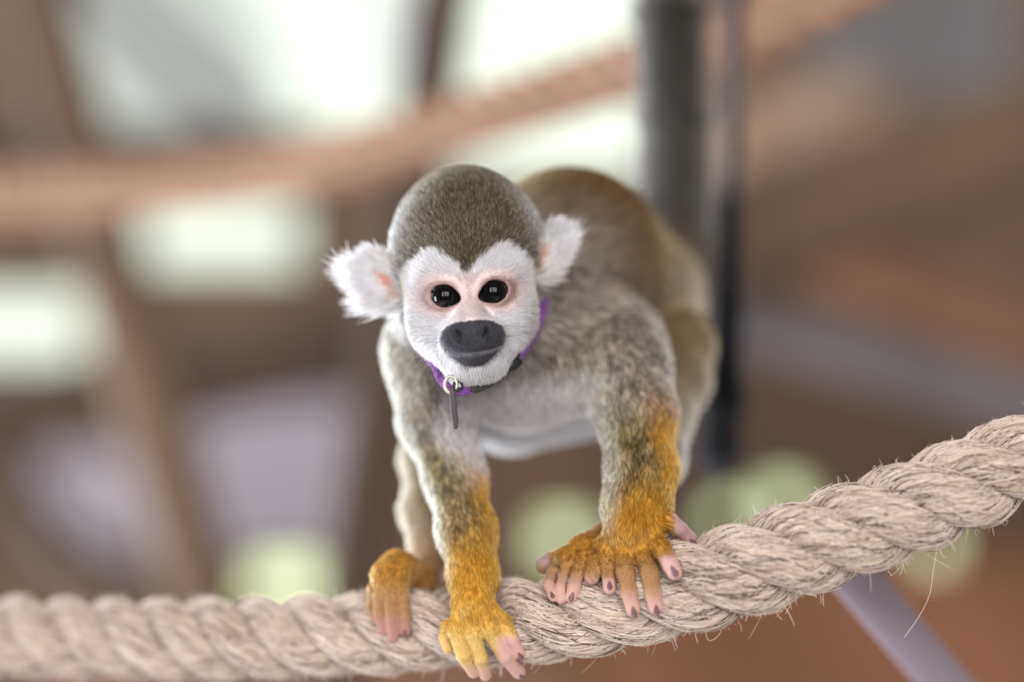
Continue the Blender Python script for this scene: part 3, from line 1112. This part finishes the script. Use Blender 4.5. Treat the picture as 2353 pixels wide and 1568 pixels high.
        c_ = mixc(c_, np.tile(lin(222, 210, 184), (N_, 1)), inn * .8)
        if g == 'armL':
            c_ = mixc(c_, pale, smooth(-.4, .6, side) * smooth(-5.3, -3.1, z + wob))
        put(g, c_, .8 - .4 * ow, .36 * one, .55 * one, .30)
    # ---- legs
    shin = np.tile(lin(206, 190, 160), (N_, 1))
    thigh = mixc(np.tile(lin(156, 134, 102), (N_, 1)), np.tile(lin(196, 182, 160), (N_, 1)), smooth(0, -2.4, z))
    thl = mixc(thigh, np.tile(lin(248, 247, 252), (N_, 1)), smooth(-2.6, -1.6, x) * smooth(.6, -.4, z))
    put('legL', mixc(thl, shin, smooth(-2.8, -4.2, z)), .3 * one, .5 * one, .5 * one, .3)
    put('legR', mixc(thigh, np.tile(lin(222, 212, 192), (N_, 1)), smooth(-2.2, -4.5, z)), .35 * one, .6 * one, .5 * one, .35)
    # ---- tail
    desc = (p[:, 1] > 20.3) & (x > 7.8)
    blk = smooth(7.3, 6.0, z) * desc
    tc = mixc(mixc(np.tile(lin(86, 79, 72), (N_, 1)), np.tile(lin(98, 90, 88), (N_, 1)), desc * 1.0), np.tile(lin(14, 13, 16), (N_, 1)), blk)
    tip = smooth(-1.0, -4.0, z) * desc
    lt = np.where(desc, (.26 + .22 * blk + .75 * tip), 1.45)
    put('tail', tc, .5 * (1 - blk), lt, .75 * one, np.where(desc, .30, .85))
    # ---- hands and feet
    px_, py_ = pix(p)
    for g in ('handL', 'handR', 'footL', 'footR'):
        gold = np.tile(lin(192, 138, 62) if g != 'handL' else lin(222, 164, 64), (N_, 1))
        brn = np.tile(lin(162, 120, 78) if g != 'handL' else lin(214, 176, 106), (N_, 1))
        pink = np.tile(lin(206, 160, 152) if g != 'footL' else lin(178, 128, 126), (N_, 1))
        mid = {'handL': -9.6, 'handR': -7.0, 'footL': -8.4, 'footR': -7.4}[g]
        tipz = {'handL': -11.2, 'handR': -8.55, 'footL': -9.7, 'footR': -8.2}[g]
        c_ = mixc(gold, brn, smooth(mid + .5, mid - .5, z))
        c_ = mixc(c_, pink, smooth(tipz + .6, tipz - .2, z) * .9)
        bare = 0 * x
        if g == 'handR':
            bare = np.maximum(smooth(5.15, 5.45, x), smooth(4.75, 5.0, x) * smooth(-6.9, -7.2, z))
            bare = np.maximum(bare, smooth(3.5, 3.3, x) * smooth(-7.7, -8.0, z))
            c_ = mixc(c_, mixc(np.tile(lin(200, 160, 154), (N_, 1)), np.tile(lin(166, 132, 136), (N_, 1)), smooth(-6.9, -6.5, z)), bare)
        if g == 'handL':
            bare = smooth(-.75, -.2, x) * smooth(-9.7, -10.1, z)
            c_ = mixc(c_, pink, bare)
        if g == 'footR':
            bare = smooth(1.45, 1.15, x) * smooth(-7.9, -7.5, z)
            c_ = mixc(c_, np.tile(lin(172, 140, 142), (N_, 1)), bare)
        fur = smooth(tipz - .1, tipz + .6, z) * (1 - bare)
        hl = fur * (.09 + .16 * smooth(mid - .4, mid + .6, z))
        put(g, c_, .45 * one, .03 + hl, .6 * fur, .22)
    return col, gri, ln, den, lift


w_v, gw_v = weights(verts)
vc, *_ = pelt(verts, vn, gw_v)

monkey = empty('squirrel_monkey', W(P(1200, 1340, 2)))
tag(monkey, 'small squirrel monkey with olive cap, white face and golden forearms on the hemp rope', 'monkey')
body = mesh_obj('body', W(verts), faces, M_SKIN, monkey, True, vc * .93)

# ------------------------------------------------------------------ fur
tri = np.concatenate([faces[:, [0, 1, 2]], faces[:, [0, 2, 3]]])
ta = .5 * np.linalg.norm(np.cross(verts[tri[:, 1]] - verts[tri[:, 0]], verts[tri[:, 2]] - verts[tri[:, 0]]), axis=1)
_, _, _, vden, _ = pelt(verts, vn, gw_v)
tn = vn[tri].mean(1)
facing = np.clip(.25 + .9 * smooth(.55, -.25, tn[:, 1]), 0, 1)        # thin out the side turned away
hd = gw_v[2][tri].mean(1)
den_t = vden[tri].mean(1) * ta * facing * (1 + 3.2 * hd)
NH = 420000
pick = rng.choice(len(tri), NH, p=den_t / den_t.sum())
r1, r2 = np.sqrt(rng.random(NH)), rng.random(NH)
bw3 = np.stack([1 - r1, r1 * (1 - r2), r1 * r2], 1)
root = (verts[tri[pick]] * bw3[..., None]).sum(1)
nrm = norm((vn[tri[pick]] * bw3[..., None]).sum(1))
w_r, gw_r = weights(root)
hc_, gri_, len_, den_, lift_ = pelt(root, nrm, gw_r)
# combing direction
flow = np.zeros((NH, 3))
for i, q in enumerate(PR):
    if q['g'] == 'head':
        continue
    flow += w_r[i][:, None] * q['flow']
hw = sum(w_r[i] for i in GIDX['head'])
noseflow = norm(root - H(0, -.75, -1.2))
hpr = (root - HE) @ HM.T
below = smooth(-1.2, -1.8, hpr[:, 1])
noseflow = norm(noseflow + below[:, None] * (-HU_ * 1.2))
flow += hw[:, None] * noseflow
for k, (cc, A, r_) in enumerate(EARS):
    ew = gw_r[GN.index('ear%d' % k)]
    rad = norm(root - (cc - A[0] * .7 - A[1] * .35))
    flow += ew[:, None] * (rad * 1.3 + A[0] * .2 + A[1] * .2)
flow += rng.normal(0, .10, (NH, 3)) * np.linalg.norm(flow, axis=1, keepdims=True)
# clumpy large-scale swirl
sw = np.stack([vnoise(root, 1.5, 11), vnoise(root, 1.5, 12), vnoise(root, 1.5, 13)], 1) - .5
flow = norm(flow + sw * .28 * np.linalg.norm(flow, axis=1, keepdims=True))
tang = norm(flow - nrm * (flow * nrm).sum(1, keepdims=True))
lft = np.clip(lift_ + rng.normal(0, .08, NH), .05, 1.2)
L = len_ * rng.uniform(.65, 1.2, NH)
d0 = norm(tang * np.cos(lft + .25)[:, None] + nrm * np.sin(lft + .25)[:, None])
d1 = norm(tang * np.cos(lft * .4)[:, None] + nrm * np.sin(lft * .4)[:, None])
f4 = np.linspace(0, 1, 4)
hp_ = np.stack([root + d0 * (L * f * (1 - .5 * f))[:, None] + d1 * (L * f * .5 * f)[:, None] - nrm * .02 for f in f4], 1)
gr_r = rng.random(NH)
darkm = np.where(gr_r < .48, .22, np.where(gr_r < .76, .95, 2.6))
mult = 1 + gri_ * (darkm - 1) * .9
mult *= rng.normal(1, .07, NH)
hcol = np.clip(hc_ * mult[:, None], .004, .9)
wid = (.0085 + .0035 * rng.random(NH)) * np.where(gw_r[2] > .5, 1.0, 1.6)
wid = wid * np.where(len_ < .13, .6, 1.0)
fur = strands('fur', W(hp_), (wid[:, None] * np.array([1.0, .95, .75, .25])) * .01, hcol, M_FUR, monkey)
tag(fur, kind='stuff')

# ------------------------------------------------------------------ eyes, nails, whiskers, collar
def uv_sphere(c, r, nu=32, nv=20):
    V, F = [], []
    for i in range(nv + 1):
        th = math.pi * i / nv
        for j in range(nu):
            ph = 2 * math.pi * j / nu
            V.append(c + r * np.array([math.sin(th) * math.cos(ph), -math.cos(th), math.sin(th) * math.sin(ph)]))
    for i in range(nv):
        for j in range(nu):
            F.append((i * nu + j, (i + 1) * nu + j, (i + 1) * nu + (j + 1) % nu, i * nu + (j + 1) % nu))
    return np.array(V), F


for e in EYEC:
    V, F = uv_sphere(np.zeros(3), EYER)
    V[:, 1] *= 1.06
    mesh_obj('eye', W(V + e), F, M_EYE, monkey)

M_NAIL = mat_plain('nail', lin(110, 78, 82), .35, .5)
for q, d, r, g in NAILS:
    p0 = np.array([q])
    gn = norm(grad(p0 + np.array([[0, -r, 0]])))[0]
    gn = norm(gn - d * (gn @ d))
    s_ = np.cross(d, gn)
    V, F = [], []
    for i in range(7):
        fi = i / 6
        for j in range(7):
            fj = (j / 6 - .5) * 2
            ww = r * .62 * math.sqrt(max(0.02, 1 - (2 * fi - .9) ** 2 * .8))
            a_ = fj * .62
            V.append(q + d * (r * (fi * 1.5 - .55)) + s_ * (math.sin(a_) * ww * 1.3) + gn * (r * (1.0 + .06 * (1 - fj * fj)) * math.cos(a_) - .02 * 0))
    for i in range(6):
        for j in range(6):
            F.append((i * 7 + j, i * 7 + j + 1, i * 7 + j + 8, i * 7 + j + 7))
    o = mesh_obj('nail', W(np.array(V)), F, M_NAIL, monkey)
    m = o.modifiers.new('thick', 'SOLIDIFY')
    m.thickness = .0003

# whiskers
wp, nW = [], 46
for i in range(nW):
    sg = -1 if i % 2 else 1
    a0, b0 = sg * rng.uniform(.85, 1.25), rng.uniform(-2.1, -.9)
    if i > 35:
        sg = -1 if i % 2 else 1
        a0, b0 = sg * rng.uniform(.5, 1.3), rng.uniform(.45, .62)
    o_ = H(a0, b0, -3.0)
    for _ in range(60):
        o_ = o_ + HD * max(.01, sdf(o_[None])[0] * .8)
    ln = rng.uniform(.7, 1.5) * (.5 if i > 35 else 1)
    d_ = norm(HR * sg * 1.0 + HU_ * (rng.normal(.1, .3) + (b0 + 1.3) * .5) + HD * rng.uniform(-.1, .5))
    bd = HU_ * rng.normal(-.12, .15)
    wp.append([o_ + d_ * ln * f + bd * ln * f * f for f in np.linspace(0, 1, 6)])
wp = np.array(wp)
o = strands('whiskers', W(wp), np.tile(np.array([.0045, .0045, .004, .0035, .003, .0015]) * .01, (nW, 1)), np.tile(lin(70, 62, 62), (nW, 1)), M_FUR, monkey)
tag(o, kind='stuff')

# collar
M_PUR, _nt, _N, _L, _b = new_mat('purple_webbing')
_tc = _N.new('ShaderNodeTexCoord')
_nz = _N.new('ShaderNodeTexVoronoi')
_nz.inputs['Scale'].default_value = 900
_rp = _N.new('ShaderNodeValToRGB')
_rp.color_ramp.elements[0].color = (*lin(150, 92, 168), 1)
_rp.color_ramp.elements[1].color = (*lin(74, 34, 88), 1)
_bp = _N.new('ShaderNodeBump')
_bp.inputs['Strength'].default_value = .8
_bp.inputs['Distance'].default_value = .0006
_bp.invert = True
_L.new(_tc.outputs['Object'], _nz.inputs['Vector'])
_L.new(_nz.outputs['Distance'], _rp.inputs[0])
_L.new(_nz.outputs['Distance'], _bp.inputs['Height'])
_L.new(_rp.outputs[0], _b.inputs['Base Color'])
_L.new(_bp.outputs[0], _b.inputs['Normal'])
_b.inputs['Roughness'].default_value = .85
M_BLK = mat_plain('black_plastic', lin(26, 26, 30), .45, .4)
M_BRASS = mat_plain('pale_brass', lin(206, 196, 164), .3, .5, .8)
M_CORD = mat_plain('dark_cord', lin(74, 66, 68), .6, .3)


def tube(name, pts, r, mat, parent, n=10, flat=1.0, closed=False, up=None):
    pts = np.asarray(pts, float)
    t = norm(np.roll(pts, -1, 0) - np.roll(pts, 1, 0)) if closed else norm(np.gradient(pts, axis=0))
    upv = np.array([0, 1, 0.0]) if up is None else up
    u = norm(np.cross(t, upv))
    v = np.cross(u, t)
    rr = np.broadcast_to(np.asarray(r, float), (len(pts),))
    V, F = [], []
    m = len(pts)
    for i in range(m):
        for k in range(n):
            a = 2 * math.pi * k / n
            V.append(pts[i] + u[i] * math.cos(a) * rr[i] + v[i] * math.sin(a) * rr[i] * flat)
    for i in range(m if closed else m - 1):
        j = (i + 1) % m
        for k in range(n):
            F.append((i * n + k, i * n + (k + 1) % n, j * n + (k + 1) % n, j * n + k))
    if not closed:
        F.append(tuple(range(n - 1, -1, -1)))
        F.append(tuple((m - 1) * n + k for k in range(n)))
    return mesh_obj(name, W(np.array(V)), F, mat, parent)


ctl = [(1000, 842, 1.2), (1018, 878, .7), (1045, 900, .5), (1085, 893, .6), (1135, 872, .9), (1182, 834, 1.3), (1214, 790, 1.9), (1236, 745, 2.6),
       (1250, 700, 3.4), (1252, 640, 5.2), (1200, 590, 7.2), (1080, 600, 7.4), (985, 660, 6.0), (955, 740, 4.2), (970, 800, 2.4)]
cl = np.array([P(*q) for q in ctl])
cl = catmull(np.vstack([cl, cl[:1]]), 121)[:-1]
collar = empty('collar', W(cl[8]))
tag(collar, 'thin purple webbing collar with brass ring round the neck of the monkey', 'collar')
cx = cl.mean(0)
tube('band', cl, .15, M_PUR, collar, 10, .5, True, up=None)
rg = P(1036, 884, .15)
ring = [rg + np.array([math.cos(a) * .20, math.sin(a) * .06, math.sin(a) * .27]) for a in np.linspace(0, 2 * math.pi, 24, endpoint=False)]
tube('ring', ring, .055, M_BRASS, collar, 8, 1, True)
ring2 = [P(1052, 888, .12) + np.array([math.cos(a) * .15, math.sin(a) * .1, math.sin(a) * .15]) for a in np.linspace(0, 2 * math.pi, 24, endpoint=False)]
tube('split_ring', ring2, .04, M_BLK, collar, 8, 1, True)
bk = [P(1168, 846, 1.05), P(1180, 836, 1.15), P(1196, 822, 1.35)]
tube('buckle', catmull(bk, 8), np.array([.12, .19, .21, .21, .21, .21, .19, .12]), M_BLK, collar, 12, .6)
st = [P(1082, 895, .45), P(1110, 886, .58), P(1140, 869, .75), P(1168, 848, 1.0)]
tube('strap', catmull(st, 16), np.array([.10] + [.17] * 14 + [.12]), mat_plain('dark_strap', lin(62, 58, 56), .8, .2), collar, 12, .55)
tg = [P(1038, 888, .0), P(1040, 915, -.05), P(1043, 945, -.05), P(1046, 970, -.02), P(1047, 986, 0)]
tube('tag_strap', catmull(tg, 14), np.array([.05, .085, .095, .1, .105, .11, .11, .11, .11, .105, .1, .09, .08, .05]), M_CORD, collar, 10, .5)
